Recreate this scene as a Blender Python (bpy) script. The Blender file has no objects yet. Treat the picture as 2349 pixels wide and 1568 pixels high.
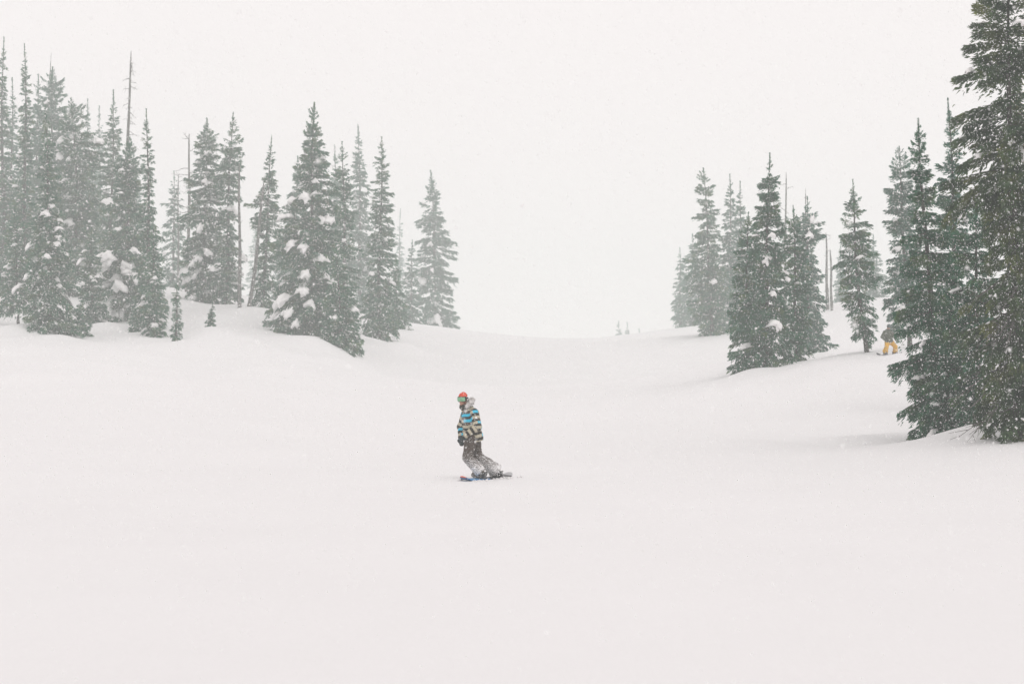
import bpy, math
import numpy as np
from mathutils import Vector, Matrix

# ------------------------------------------------------------------ camera, sky, sun, exposure
scene = bpy.context.scene
col = scene.collection
W, H, FOC = 2349.0, 1568.0, 2349.0 * 50 / 36      # picture units used for measuring
HOR, CZ = 930.0, 1.6                              # eye-level row, eye height

cam = bpy.data.cameras.new('camera')
cam.lens, cam.sensor_width = 50, 36
cam.shift_y = (HOR - H / 2) / W
cam.clip_start, cam.clip_end = 0.1, 3000
cam.dof.use_dof = True
cam.dof.focus_distance = 34
cam.dof.aperture_fstop = 3.5
cam_o = bpy.data.objects.new('camera', cam)
cam_o.location = (0, 0, CZ)
cam_o.rotation_euler = (math.pi / 2, 0, 0)
col.objects.link(cam_o)
scene.camera = cam_o

SUN_EL, SUN_AZ = math.radians(62), math.radians(150)
world = bpy.data.worlds.new('World')
scene.world = world
world.use_nodes = True
nt = world.node_tree
nt.nodes.clear()
wo = nt.nodes.new('ShaderNodeOutputWorld')
sky = nt.nodes.new('ShaderNodeTexSky')
sky.sky_type = 'NISHITA'
sky.sun_disc = False
sky.sun_elevation = SUN_EL
sky.sun_rotation = SUN_AZ
b1 = nt.nodes.new('ShaderNodeBackground')
b1.inputs['Strength'].default_value = 0.08
b2 = nt.nodes.new('ShaderNodeBackground')        # even cloud deck
b2.inputs['Color'].default_value = (1.032, 0.962, 0.955, 1)
b2.inputs['Strength'].default_value = 0.92
mx = nt.nodes.new('ShaderNodeMixShader')
mx.inputs[0].default_value = 0.95
nt.links.new(sky.outputs[0], b1.inputs['Color'])
nt.links.new(b1.outputs[0], mx.inputs[1])
nt.links.new(b2.outputs[0], mx.inputs[2])
nt.links.new(mx.outputs[0], wo.inputs['Surface'])

sun = bpy.data.lights.new('sun', 'SUN')
sun.energy = 0.5
sun.angle = math.radians(30)
sun.color = (1.0, 0.97, 0.94)
sun_o = bpy.data.objects.new('sun', sun)
d_ = Vector((math.sin(SUN_AZ) * math.cos(SUN_EL), math.cos(SUN_AZ) * math.cos(SUN_EL), math.sin(SUN_EL)))
sun_o.rotation_euler = d_.to_track_quat('Z', 'Y').to_euler()
sun_o.location = (0, 0, 60)
col.objects.link(sun_o)

scene.view_settings.view_transform = 'Standard'
scene.view_settings.look = 'None'
scene.view_settings.exposure = 0.12
scene.view_settings.gamma = 1.0
scene.view_settings.use_curve_mapping = False
scene.render.engine = 'CYCLES'
cy = scene.cycles
cy.max_bounces = 8
cy.diffuse_bounces = 4
cy.glossy_bounces = 2
cy.transmission_bounces = 6
cy.volume_bounces = 4
cy.transparent_max_bounces = 8
cy.caustics_reflective = cy.caustics_refractive = False
cy.use_denoising = True
cy.denoiser = 'OPENIMAGEDENOISE'
cy.denoising_input_passes = 'RGB_ALBEDO_NORMAL'
cy.denoising_prefilter = 'ACCURATE'

# ------------------------------------------------------------------ helpers
rng0 = np.random.default_rng(7)


def P(px, py, d):
    return np.array([(px - W / 2) / FOC * d, d, CZ + (HOR - py) / FOC * d])


def far(px, d):
    """measured depths of the banks, stretched where the haze shows them to lie farther off"""
    if px < 1080:
        k = np.interp(d, [50, 72], [1.0, 1.4])
    elif px < 1600:
        k = np.interp(d, [70, 100, 150], [1.0, 1.2, 1.33])
    else:
        k = np.interp(d, [80, 95, 110], [1.0, 1.15, 1.3])
    return float(d * k)


def hash3(ix, iy, iz, seed):
    n = (ix.astype(np.int64) * 374761393 + iy.astype(np.int64) * 668265263 + iz.astype(np.int64) * 2147483647 + seed * 974711) & 0x7FFFFFFF
    n = ((n ^ (n >> 13)) * 1274126177) & 0x7FFFFFFF
    n = ((n ^ (n >> 15)) * 374761393) & 0x7FFFFFFF
    n = n ^ (n >> 16)
    return (n & 0xFFFF) / 65535.0


def vnoise(p, seed=0):
    """value noise, p (...,3) -> -1..1"""
    i = np.floor(p).astype(np.int64)
    f = p - i
    f = f * f * (3 - 2 * f)
    out = 0
    for dx in (0, 1):
        for dy in (0, 1):
            for dz in (0, 1):
                w = (f[..., 0] if dx else 1 - f[..., 0]) * (f[..., 1] if dy else 1 - f[..., 1]) * (f[..., 2] if dz else 1 - f[..., 2])
                out = out + w * hash3(i[..., 0] + dx, i[..., 1] + dy, i[..., 2] + dz, seed)
    return out * 2 - 1


def mesh_np(name, verts, faces, mats, mat_idx=None, smooth=True):
    """verts (n,3), faces (m,k) of one k"""
    me = bpy.data.meshes.new(name)
    verts = np.ascontiguousarray(verts, dtype=np.float32)
    faces = np.ascontiguousarray(faces, dtype=np.int32)
    m, k = faces.shape
    me.vertices.add(len(verts))
    me.vertices.foreach_set('co', verts.ravel())
    me.loops.add(m * k)
    me.loops.foreach_set('vertex_index', faces.ravel())
    me.polygons.add(m)
    me.polygons.foreach_set('loop_start', np.arange(0, m * k, k, dtype=np.int32))
    if mat_idx is not None:
        me.polygons.foreach_set('material_index', np.asarray(mat_idx, dtype=np.int32))
    me.polygons.foreach_set('use_smooth', np.full(m, smooth, dtype=bool))
    for mt in mats:
        me.materials.append(mt)
    me.update(calc_edges=True)
    me.validate()
    return me


def link(name, me, parent=None, loc=None):
    o = bpy.data.objects.new(name, me)
    col.objects.link(o)
    if parent is not None:
        o.parent = parent
    if loc is not None:
        o.location = loc
    return o


def tag(o, label=None, cat=None, group=None, kind=None):
    if label:
        o['label'] = label
    if cat:
        o['category'] = cat
    if group:
        o['group'] = group
    if kind:
        o['kind'] = kind
    return o


def new_mat(name):
    m = bpy.data.materials.new(name)
    m.use_nodes = True
    t = m.node_tree
    return m, t, t.nodes['Principled BSDF']


def N(t, kind, **kw):
    n = t.nodes.new(kind)
    for k, v in kw.items():
        if k in n.inputs:
            n.inputs[k].default_value = v
        else:
            setattr(n, k, v)
    return n


def ramp(t, stops, interp='LINEAR'):
    r = t.nodes.new('ShaderNodeValToRGB')
    r.color_ramp.interpolation = interp
    els = r.color_ramp.elements
    while len(els) < len(stops):
        els.new(0.5)
    for e, (p, c) in zip(els, stops):
        e.position = p
        e.color = (*c, 1)
    return r


# ------------------------------------------------------------------ materials
def mat_snow(name, colr, bump=0.3, scale=1.0):
    m, t, b = new_mat(name)
    b.inputs['Roughness'].default_value = 0.75
    b.inputs['Specular IOR Level'].default_value = 0.2
    tc = N(t, 'ShaderNodeTexCoord')
    n1 = N(t, 'ShaderNodeTexNoise', Scale=0.25 * scale, Detail=5.0)
    t.links.new(tc.outputs['Object'], n1.inputs['Vector'])
    r = ramp(t, [(0.3, tuple(c * 0.975 for c in colr)), (0.7, colr)])
    t.links.new(n1.outputs['Fac'], r.inputs[0])
    t.links.new(r.outputs[0], b.inputs['Base Color'])
    n2 = N(t, 'ShaderNodeTexNoise', Scale=6 * scale, Detail=6.0, Roughness=0.65)
    mp = N(t, 'ShaderNodeMapping')
    mp.inputs['Scale'].default_value = (1, 0.45, 1)
    t.links.new(tc.outputs['Object'], mp.inputs[0])
    t.links.new(mp.outputs[0], n2.inputs['Vector'])
    bp = N(t, 'ShaderNodeBump', Strength=bump, Distance=0.03)
    t.links.new(n2.outputs['Fac'], bp.inputs['Height'])
    t.links.new(bp.outputs[0], b.inputs['Normal'])
    return m


M_GROUND = mat_snow('snow_field', (0.800, 0.795, 0.80), 0.5)
M_SNOW = mat_snow('snow_clump', (0.90, 0.885, 0.885), 0.3, 2.0)


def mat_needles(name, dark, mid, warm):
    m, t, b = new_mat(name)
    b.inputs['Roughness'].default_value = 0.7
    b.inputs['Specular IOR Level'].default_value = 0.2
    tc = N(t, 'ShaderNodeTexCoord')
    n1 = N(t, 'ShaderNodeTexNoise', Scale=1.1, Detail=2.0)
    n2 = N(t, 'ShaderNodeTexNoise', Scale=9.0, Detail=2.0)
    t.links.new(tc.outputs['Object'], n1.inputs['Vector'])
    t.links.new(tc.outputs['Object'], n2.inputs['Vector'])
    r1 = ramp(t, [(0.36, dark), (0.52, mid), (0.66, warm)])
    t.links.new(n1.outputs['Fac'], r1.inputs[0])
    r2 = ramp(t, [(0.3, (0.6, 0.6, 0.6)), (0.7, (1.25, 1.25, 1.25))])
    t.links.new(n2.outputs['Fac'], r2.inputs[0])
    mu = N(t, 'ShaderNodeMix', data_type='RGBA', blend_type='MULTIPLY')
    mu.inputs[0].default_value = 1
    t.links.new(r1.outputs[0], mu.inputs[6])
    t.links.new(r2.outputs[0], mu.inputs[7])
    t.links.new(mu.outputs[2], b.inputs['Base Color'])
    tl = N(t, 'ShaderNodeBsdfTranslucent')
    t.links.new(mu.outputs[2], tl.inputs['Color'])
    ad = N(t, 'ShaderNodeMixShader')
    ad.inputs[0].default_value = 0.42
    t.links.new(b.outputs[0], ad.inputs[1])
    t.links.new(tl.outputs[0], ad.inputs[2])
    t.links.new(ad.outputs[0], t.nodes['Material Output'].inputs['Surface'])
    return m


M_NEEDLE = mat_needles('needles', (0.038, 0.150, 0.084), (0.056, 0.210, 0.118), (0.125, 0.225, 0.085))
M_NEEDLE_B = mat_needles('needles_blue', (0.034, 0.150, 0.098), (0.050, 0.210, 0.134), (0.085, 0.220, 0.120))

M_NEEDLE_O = mat_needles('needles_olive', (0.050, 0.100, 0.050), (0.095, 0.165, 0.068), (0.190, 0.215, 0.066))


def mat_bark(name, a, c):
    m, t, b = new_mat(name)
    b.inputs['Roughness'].default_value = 0.9
    tc = N(t, 'ShaderNodeTexCoord')
    mp = N(t, 'ShaderNodeMapping')
    mp.inputs['Scale'].default_value = (9, 9, 2)
    n = N(t, 'ShaderNodeTexNoise', Scale=1.5, Detail=5.0)
    t.links.new(tc.outputs['Object'], mp.inputs[0])
    t.links.new(mp.outputs[0], n.inputs['Vector'])
    r = ramp(t, [(0.35, a), (0.65, c)])
    t.links.new(n.outputs['Fac'], r.inputs[0])
    t.links.new(r.outputs[0], b.inputs['Base Color'])
    bp = N(t, 'ShaderNodeBump', Strength=0.6, Distance=0.03)
    t.links.new(n.outputs['Fac'], bp.inputs['Height'])
    t.links.new(bp.outputs[0], b.inputs['Normal'])
    return m


M_BARK = mat_bark('bark', (0.035, 0.03, 0.026), (0.085, 0.075, 0.065))
M_DEADWOOD = mat_bark('dead_wood', (0.07, 0.065, 0.06), (0.16, 0.15, 0.14))


def mat_plain(name, c, rough=0.6, speck=0.0, speck_scale=40, spec=0.3, zfade=None):
    """cloth with clinging snow specks; zfade=(z_full, z_none) more snow lower down"""
    m, t, b = new_mat(name)
    b.inputs['Roughness'].default_value = rough
    b.inputs['Specular IOR Level'].default_value = spec
    tc = N(t, 'ShaderNodeTexCoord')
    if isinstance(c, str):
        at = N(t, 'ShaderNodeAttribute', attribute_name=c)
        src = at.outputs['Color']
    else:
        n0 = N(t, 'ShaderNodeTexNoise', Scale=14.0, Detail=3.0)
        t.links.new(tc.outputs['Object'], n0.inputs['Vector'])
        r0 = ramp(t, [(0.3, tuple(v * 0.75 for v in c)), (0.7, tuple(min(1, v * 1.2) for v in c))])
        t.links.new(n0.outputs['Fac'], r0.inputs[0])
        src = r0.outputs[0]
    if speck > 0:
        n = N(t, 'ShaderNodeTexNoise', Scale=float(speck_scale), Detail=4.0, Roughness=0.7)
        t.links.new(tc.outputs['Object'], n.inputs['Vector'])
        add = N(t, 'ShaderNodeMath', operation='ADD')
        t.links.new(n.outputs['Fac'], add.inputs[0])
        if zfade:
            sp = N(t, 'ShaderNodeSeparateXYZ')
            t.links.new(tc.outputs['Object'], sp.inputs[0])
            mr = N(t, 'ShaderNodeMapRange')
            mr.inputs['From Min'].default_value = zfade[1]
            mr.inputs['From Max'].default_value = zfade[0]
            mr.inputs['To Min'].default_value = 0.0
            mr.inputs['To Max'].default_value = zfade[2]
            t.links.new(sp.outputs['Z'], mr.inputs['Value'])
            t.links.new(mr.outputs[0], add.inputs[1])
        else:
            add.inputs[1].default_value = 0
        th = 0.5 + 0.22 * (1 - speck)
        r = ramp(t, [(th, (0, 0, 0)), (min(1, th + 0.11), (1, 1, 1))])
        t.links.new(add.outputs[0], r.inputs[0])
        mixn = N(t, 'ShaderNodeMix', data_type='RGBA')
        t.links.new(r.outputs[0], mixn.inputs[0])
        t.links.new(src, mixn.inputs[6])
        mixn.inputs[7].default_value = (0.82, 0.81, 0.81, 1)
        src = mixn.outputs[2]
    t.links.new(src, b.inputs['Base Color'])
    return m


# ------------------------------------------------------------------ terrain
CTRL = []
for px, py, d in [
    # left bank: front crest and trees' feet
    (-500, 740, 75), (-200, 742, 78), (0, 740, 80), (75, 754, 76), (150, 772, 72), (250, 758, 80), (345, 765, 76), (405, 771, 72), (480, 758, 77),
    (370, 657, 100), (430, 676, 98), (510, 693, 92), (549, 712, 86), (600, 722, 87), (700, 772, 80), (785, 802, 76), (868, 779, 92), (940, 749, 106),
    (1000, 764, 140), (1050, 778, 148), (-200, 690, 112), (150, 690, 112), (250, 650, 125), (640, 690, 125),
    # saddle
    (1080, 770, 152), (1140, 777, 150), (1220, 783, 150), (1330, 778, 150), (1470, 768, 152), (1560, 751, 160),
    # right bank
    (1590, 747, 165), (1625, 768, 115), (1690, 762, 122), (1710, 868, 70), (1755, 859, 70), (1835, 836, 74), (1860, 808, 82), (1990, 803, 72),
    (2040, 822, 70), (2070, 810, 64), (1900, 704, 120), (1945, 690, 124), (2010, 690, 126), (2160, 1000, 42), (2245, 996, 40), (2338, 1012, 35), (2210, 930, 51), (2100, 960, 47), (1990, 960, 50),
    (2500, 1000, 36), (2700, 900, 60), (2300, 800, 72), (2500, 740, 95), (2300, 690, 125),
    # open slope
    (0, 868, 50), (400, 880, 50), (0, 960, 36), (700, 930, 48), (780, 840, 70), (900, 870, 75), (1174, 996, 45), (1174, 912, 70), (1174, 842, 100),
    (1500, 905, 70), (1500, 1000, 45), (1500, 838, 100), (1650, 940, 55), (1900, 1010, 45), (1950, 905, 58), (1174, 1100, 28), (600, 1092, 28), (0, 1075, 28), (1750, 1106, 28), (2349, 1098, 26),
    (-400, 1090, 26), (2800, 1120, 26), (-800, 950, 34), (3200, 960, 34),
]:
    CTRL.append(P(px, py, far(px, d)))
for x, y, z in [(-6, 10, .03), (6, 10, .03), (0, 4, .0), (-12, 2, .05), (12, 2, .05), (0, -20, -.8), (-40, -20, 0), (40, -20, 0), (0, -100, -6), (-120, -100, -4), (120, -100, -4),
                (0, 228, 10.9), (85, 245, 16.5), (-45, 245, 14), (10, 285, 9.5), (-100, 170, 16.5), (110, 170, 19), (0, 330, 7), (-150, 320, 16), (150, 320, 18), (0, 430, 3),
                (-200, 150, 19), (200, 150, 22), (-200, 50, 7), (200, 50, 8), (-300, -100, -2), (300, -100, -2), (-300, 150, 22), (300, 150, 26), (-300, 440, 12), (300, 440, 14),
                (-75, 70, 4.5), (-110, 100, 10), (-60, 30, 1.0), (60, 30, .6), (80, 80, 10)]:
    CTRL.append(np.array([x, y, z], float))
CTRL = np.array(CTRL)


def tps(r):
    r = np.maximum(r, 1e-6)
    return r * r * np.log(r)


n_ = len(CTRL)
xy = CTRL[:, :2] / 50.0
A = np.zeros((n_ + 3, n_ + 3))
A[:n_, :n_] = tps(np.linalg.norm(xy[:, None] - xy[None], axis=2)) + np.eye(n_) * 2e-3
A[:n_, n_:] = np.c_[np.ones(n_), xy]
A[n_:, :n_] = A[:n_, n_:].T
wts = np.linalg.solve(A, np.r_[CTRL[:, 2], 0, 0, 0])


rd_ = np.random.default_rng(21)
DRIFTS = [(rd_.uniform(7, 15), rd_.uniform(37, 64), rd_.uniform(.9, 2.2), rd_.uniform(-.16, .26)) for _ in range(34)]
DRIFTS += [(rd_.uniform(-44, -8), rd_.uniform(92, 128), rd_.uniform(1.4, 3.2), rd_.uniform(-.25, .6)) for _ in range(70)]
DRIFTS += [(rd_.uniform(11, 22), rd_.uniform(64, 80), rd_.uniform(1.2, 2.4), rd_.uniform(-.15, .35)) for _ in range(24)]


def ground(x, y):
    x = np.asarray(x, float)
    y = np.asarray(y, float)
    q = np.stack([x, y], -1).reshape(-1, 2) / 50.0
    out = np.empty(len(q))
    for i in range(0, len(q), 20000):
        s = q[i:i + 20000]
        out[i:i + 20000] = tps(np.linalg.norm(s[:, None] - xy[None], axis=2)) @ wts[:n_] + wts[n_] + s @ wts[n_ + 1:]
    out = out.reshape(x.shape)
    p = np.stack([x, y, np.zeros_like(x)], -1)
    amp = np.clip((y - 26) / 40, 0.12, 1) * np.clip((190 - y) / 60, 0.3, 1)
    side = np.clip(np.abs(x) / 11.0 - .35, 0.10, 1)
    out = out + amp * side * (0.38 * vnoise(p / 6.5, 3) + 0.16 * vnoise(p / 2.4, 4))
    near = (y > 30) & (y < 150)
    xs, ys_ = x[near], y[near]
    add = np.zeros(len(xs))
    for bx_, by_, br, ba in DRIFTS:
        add += ba * np.exp(-(((xs - bx_) / br) ** 2 + ((ys_ - by_) / (br * .8)) ** 2))
    out[near] += add
    out = out + 0.018 * vnoise(p * np.array([0.8, 0.35, 1]), 9) + 0.007 * vnoise(p * np.array([2.3, 1.2, 1]), 10)
    return out


def g1(x, y):
    return float(ground(np.array([x]), np.array([y]))[0])


gx = np.concatenate([np.linspace(-300, -70, 24)[:-1], np.linspace(-70, -14, 95)[:-1], np.linspace(-14, 14, 90)[:-1], np.linspace(14, 70, 95)[:-1], np.linspace(70, 300, 24)])
gy = np.concatenate([np.linspace(-140, -6, 16)[:-1], np.linspace(-6, 36, 100)[:-1], np.linspace(36, 130, 140)[:-1], np.linspace(130, 230, 60)[:-1], np.linspace(230, 450, 24)])
GX, GY = np.meshgrid(gx, gy)
GZ = ground(GX, GY)
nv = GX.size
idx = np.arange(nv).reshape(GX.shape)
fc = np.stack([idx[:-1, :-1], idx[:-1, 1:], idx[1:, 1:], idx[1:, :-1]], -1).reshape(-1, 4)
tag(link('snow_ground', mesh_np('snow_ground', np.stack([GX, GY, GZ], -1).reshape(-1, 3), fc, [M_GROUND])), kind='structure')


# ------------------------------------------------------------------ conifers
def tube(pts, radii, k=7):
    """swept tube: returns verts, quad faces"""
    pts = np.asarray(pts, float)
    n = len(pts)
    tan = np.gradient(pts, axis=0)
    tan /= np.linalg.norm(tan, axis=1, keepdims=True) + 1e-9
    ref = np.where(np.abs(tan[:, 2:3]) > 0.8, np.array([[1.0, 0, 0]]), np.array([[0, 0, 1.0]]))
    u = np.cross(tan, ref)
    u /= np.linalg.norm(u, axis=1, keepdims=True) + 1e-9
    v = np.cross(tan, u)
    a = np.linspace(0, 2 * math.pi, k, endpoint=False)
    r = np.asarray(radii, float)[:, None, None]
    vs = pts[:, None] + r * (np.cos(a)[None, :, None] * u[:, None] + np.sin(a)[None, :, None] * v[:, None])
    vs = vs.reshape(-1, 3)
    f = []
    for i in range(n - 1):
        for j in range(k):
            f.append((i * k + j, i * k + (j + 1) % k, (i + 1) * k + (j + 1) % k, (i + 1) * k + j))
    return vs, np.array(f)


def cat_meshes(lst):
    vs, fs, o = [], [], 0
    for v, f in lst:
        vs.append(v)
        fs.append(f + o)
        o += len(v)
    return np.concatenate(vs), np.concatenate(fs)


PROFILES = {   # (height fraction, relative half-width)
    'cone': [(0, .85), (.06, 1), (.3, .86), (.55, .6), (.78, .36), (.92, .17), (1, .03)],
    'spire': [(0, .8), (.08, 1), (.3, .85), (.5, .58), (.65, .36), (.85, .22), (.95, .13), (1, .03)],
    'column': [(0, .8), (.1, 1), (.35, .85), (.6, .7), (.85, .5), (.94, .3), (1, .05)],
    'blunt': [(0, .85), (.1, 1), (.4, .95), (.65, .8), (.82, .62), (.93, .42), (1, .12)],
    'needle': [(0, .9), (.1, 1), (.35, .7), (.5, .45), (.7, .34), (.9, .22), (1, .04)],
    'layered': [(0, .45), (.08, .7), (.25, .75), (.45, 1), (.7, .8), (.85, .45), (.94, .25), (1, .03)],
    'giant': [(0, .7), (.1, .9), (.3, .95), (.5, 1), (.7, .95), (.85, .8), (.95, .5), (1, .1)],
}

SNOWS = []
for k in range(8):
    r = np.random.default_rng(100 + k)
    import bmesh
    bm = bmesh.new()
    bmesh.ops.create_icosphere(bm, subdivisions=3, radius=1)
    v = np.array([x.co[:] for x in bm.verts])
    f = np.array([[x.index for x in q.verts] for q in bm.faces])
    bm.free()
    s = v.copy()
    n = vnoise(v * 1.2 + k * 9.1, k) * .55 + vnoise(v * 2.8 + k * 5.1, k + 40) * .34 + vnoise(v * 6 + k, k + 60) * .12
    s *= (1 + n)[:, None]
    ang = np.arctan2(v[:, 1], v[:, 0])
    lobe = 1 + .22 * np.sin(ang * 3 + k) + .16 * np.sin(ang * 5 + 2 * k) + .10 * np.sin(ang * 9 + 3 * k)
    s[:, :2] *= lobe[:, None]
    s[:, 2] = np.where(s[:, 2] < 0, s[:, 2] * .30, s[:, 2] * .80)
    s[:, 2] -= .26 * (s[:, 0] ** 2 + s[:, 1] ** 2)          # draped over the bough
    SNOWS.append(mesh_np('snow_clump', s, f, [M_SNOW]))

TRI = [0]
TOP = [40.0]


def prof_fn(profile):
    p = np.array(PROFILES[profile] if isinstance(profile, str) else profile)
    return lambda t: np.interp(t, p[:, 0], p[:, 1])


def conifer(label, group, top, base, d, hw, profile='cone', seed=0, t0=0.02, dens=1.0, sprig=None, clumps=4, spots=(), mat=None,
            bend=0.0, gaps=0.52, tip=True, bare=0, dust=1.0, bz=None, droop=1.0, cap=52000):
    """one tree: trunk, crown, snow clumps. top/base in picture units, d metres away, hw half-width of the crown in picture units."""
    rng = np.random.default_rng(seed + 1000)
    d = min(far(base[0], d), 400)
    sc = d / FOC
    bx = (base[0] - W / 2) * sc
    z0 = g1(bx, d) - 0.12 if bz is None else bz
    tp = P(top[0], top[1], d)
    Ht = tp[2] - z0
    lean = tp[0] - bx
    R = hw * sc * (1.14 if group == GL and base[0] < 380 else 1.0)
    root = bpy.data.objects.new('conifer_tree', None)
    root.empty_display_size = .5
    col.objects.link(root)
    root.location = (bx, d, z0)
    tag(root, label, 'tree', group)
    pf = prof_fn(profile)
    byy = rng.uniform(-.02, .02) * Ht
    ph = rng.uniform(0, 6)

    def axis(t):
        t = np.asarray(t, float)
        x = lean * t + bend * R * np.sin(t * math.pi) + .01 * Ht * np.sin(t * 7 + ph) * t * (1 - .5 * t)
        y = byy * t + .01 * Ht * np.sin(t * 6 + 2 * ph) * t * (1 - .5 * t)
        return np.stack([x, y, t * Ht], -1)

    # trunk
    tt = np.linspace(0, 1, 18)
    rb = .009 * Ht + .03
    TOP[0] = max(TOP[0], tp[2])
    tr = rb * (1 - tt) ** .85 + .008
    tr[0] *= 1.25
    v, f = tube(axis(tt), tr, 8)
    trunk = link('trunk', mesh_np('trunk', v, f, [M_BARK]), root)
    # branches
    nb = int(max(40, (46 + 15 * Ht * min(1, 95 / d)) * (0.6 + .4 * dens)))
    t = t0 + (1 - t0) * (rng.random(nb) ** 1.05) * .985
    nT = Ht / .6
    t = np.clip(t + (.25 if Ht > 5 else 0) * (np.round(t * nT + ph) / nT - ph / nT - t) * (t < .9), t0, .99)
    t.sort()
    az = np.arange(nb) * 2.39996 + rng.normal(0, .5, nb)
    lob = vnoise(np.stack([np.cos(az) * 1.4 + seed, np.sin(az) * 1.4, t * Ht * .55], -1), seed)
    lob2 = vnoise(np.stack([np.cos(az) * .6, np.sin(az) * .6, t * Ht * 1.3 + seed], -1), seed + 5)
    L = R * pf(t) * (1 + gaps * (.75 * lob + .55 * lob2)) * (.42 + .78 * rng.beta(3, 1.5, nb))
    L = np.maximum(L, .02 * R + .04) * np.interp(t, [.9, 1], [1, .75])
    if bare:
        pass
    el = np.interp(t, [0, .3, .7, .92, 1], [-.28, -.12, .1, .45, 1.0]) + rng.normal(0, .14, nb)
    dr = droop * rng.uniform(.12, .38, nb) * np.interp(t, [0, .8, 1], [1.1, .8, .1])
    ca, sa = np.cos(az), np.sin(az)
    og = axis(t)

    def bpt(i, s):
        h = np.cos(el[i]) * L[i] * s
        zz = L[i] * (np.sin(el[i]) * s - dr[i] * s * s + .10 * s ** 4)
        return og[i] + np.stack([ca[i] * h, sa[i] * h, zz], -1)

    # sprigs
    sl = (sprig or max(.12, .0026 * d)) * rng.uniform(.95, 1.08)
    area = (L ** 1.35) * (1 + .2 * rng.random(nb))
    want = 1.85 * dens * float(np.sum(L * (0.42 * L + .1))) / (sl * sl * .26)
    want = int(np.clip(want, 1500, cap))
    i = rng.choice(nb, want, p=area / area.sum())
    s = rng.random(want) ** .62
    wd = (.34 * L[i] * np.clip(1.02 - s, 0, 1) ** .8 * (.3 + s) + .03)
    wv = rng.uniform(-1, 1, want)
    p = bpt(i, s)
    p2 = bpt(i, s + .04)
    tg = p2 - p
    tg /= np.linalg.norm(tg, axis=1, keepdims=True) + 1e-9
    lat = np.stack([-sa[i], ca[i], np.zeros(want)], -1)
    p = p + lat * (wv * wd)[:, None]
    p[:, 2] -= .30 * np.abs(wv) * wd + rng.exponential(.045 + .05 * R * pf(t[i]), want) * .8
    dirn = tg * (.65 + .9 * s * s)[:, None] + lat * (np.sign(wv) * (.35 + .5 * np.abs(wv)))[:, None] + rng.normal(0, .36, (want, 3))
    dirn[:, 2] -= np.interp(t[i], [0, .75, 1], [.40, .18, -.35])
    dirn /= np.linalg.norm(dirn, axis=1, keepdims=True)
    if tip:     # leader
        nt_ = max(30, int(want * .012))
        ts = 1.012 - rng.random(nt_) ** 1.2 * .10
        pl = axis(ts)
        dl = rng.normal(0, 1, (nt_, 3))
        dl[:, 2] = np.abs(dl[:, 2]) * .9 + .3
        dl /= np.linalg.norm(dl, axis=1, keepdims=True)
        p = np.concatenate([p, pl])
        dirn = np.concatenate([dirn, dl])
    n = len(p)
    up = np.array([0, 0, 1.0]) + rng.normal(0, .55, (n, 3))
    sd = np.cross(dirn, up)
    sd /= np.linalg.norm(sd, axis=1, keepdims=True) + 1e-9
    nrm = np.cross(sd, dirn)
    ln = sl * rng.uniform(.55, 1.4, n)
    ln[want:] *= .55
    ln[:want] *= np.interp(t[i], [.82, .97], [1, .55])
    wq = ln * rng.uniform(.12, .25, n)
    a0 = p - dirn * (ln * .35)[:, None]
    a2 = p + dirn * (ln * .65)[:, None] - np.array([0, 0, 1.0]) * (ln * .16)[:, None]
    a1 = p + sd * wq[:, None] + nrm * (ln * .10)[:, None]
    a3 = p - sd * wq[:, None] + nrm * (ln * .10)[:, None]
    V = np.stack([a0, a1, a2, a3], 1).reshape(-1, 3)
    q = np.arange(n)[:, None] * 4
    F = np.concatenate([q + np.array([[0, 1, 2]]), q + np.array([[0, 2, 3]])])
    mi = np.zeros(len(F), int)
    # limbs inside the crown
    lb = rng.choice(nb, min(nb, int(60 + 6 * Ht)), replace=False)
    ss = np.array([0, .4, .8])
    for j in lb:
        pp = bpt(np.full(3, j), ss)
        r0 = .010 * L[j] + .010
        c = []
        for kk in range(3):
            rr = r0 * (1 - ss[kk] * .8)
            for a in (0, 2.1, 4.2):
                c.append(pp[kk] + np.array([-sa[j] * math.cos(a) * rr, ca[j] * math.cos(a) * rr, math.sin(a) * rr]))
        o = len(V)
        V = np.concatenate([V, np.array(c)])
        ff = []
        for kk in range(2):
            for e in range(3):
                x0, x1 = o + kk * 3 + e, o + kk * 3 + (e + 1) % 3
                ff += [(x0, x1, x1 + 3), (x0, x1 + 3, x0 + 3)]
        F = np.concatenate([F, np.array(ff)])
        mi = np.concatenate([mi, np.ones(len(ff), int)])
    crown = link('crown', mesh_np('crown', V, F, [mat or M_NEEDLE, M_BARK], mi, smooth=False), root)
    TRI[0] += len(F)
    # fine snow lying on the twigs
    nd = int(dust * np.clip(want * (.022 if group == GL else .014), 20, 600))
    if nd:
        i = rng.choice(want, nd)
        c = p[i] + np.array([0, 0, .02])
        r = sl * rng.uniform(.2, .75 if group == GL else .5, nd)
        a = dirn[i].copy()
        a[:, 2] *= .5
        a /= np.linalg.norm(a, axis=1, keepdims=True) + 1e-9
        b = np.cross(a, np.array([0, 0, 1.0]))
        b /= np.linalg.norm(b, axis=1, keepdims=True) + 1e-9
        z = np.array([0, 0, 1.0])
        R1 = r[:, None]
        vv = np.stack([c + a * R1 * 1.3, c + b * R1 * .7, c - a * R1, c - b * R1 * .8, c + z * R1 * .5, c - z * R1 * .25], 1).reshape(-1, 3)
        q = np.arange(nd)[:, None] * 6
        ff = np.concatenate([q + np.array([x]) for x in [(0, 1, 4), (1, 2, 4), (2, 3, 4), (3, 0, 4), (1, 0, 5), (2, 1, 5), (3, 2, 5), (0, 3, 5)]])
        tag(link('snow_dusting', mesh_np('snow_dusting', vv, ff, [M_SNOW]), root), kind='stuff')
        TRI[0] += len(ff)

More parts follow.
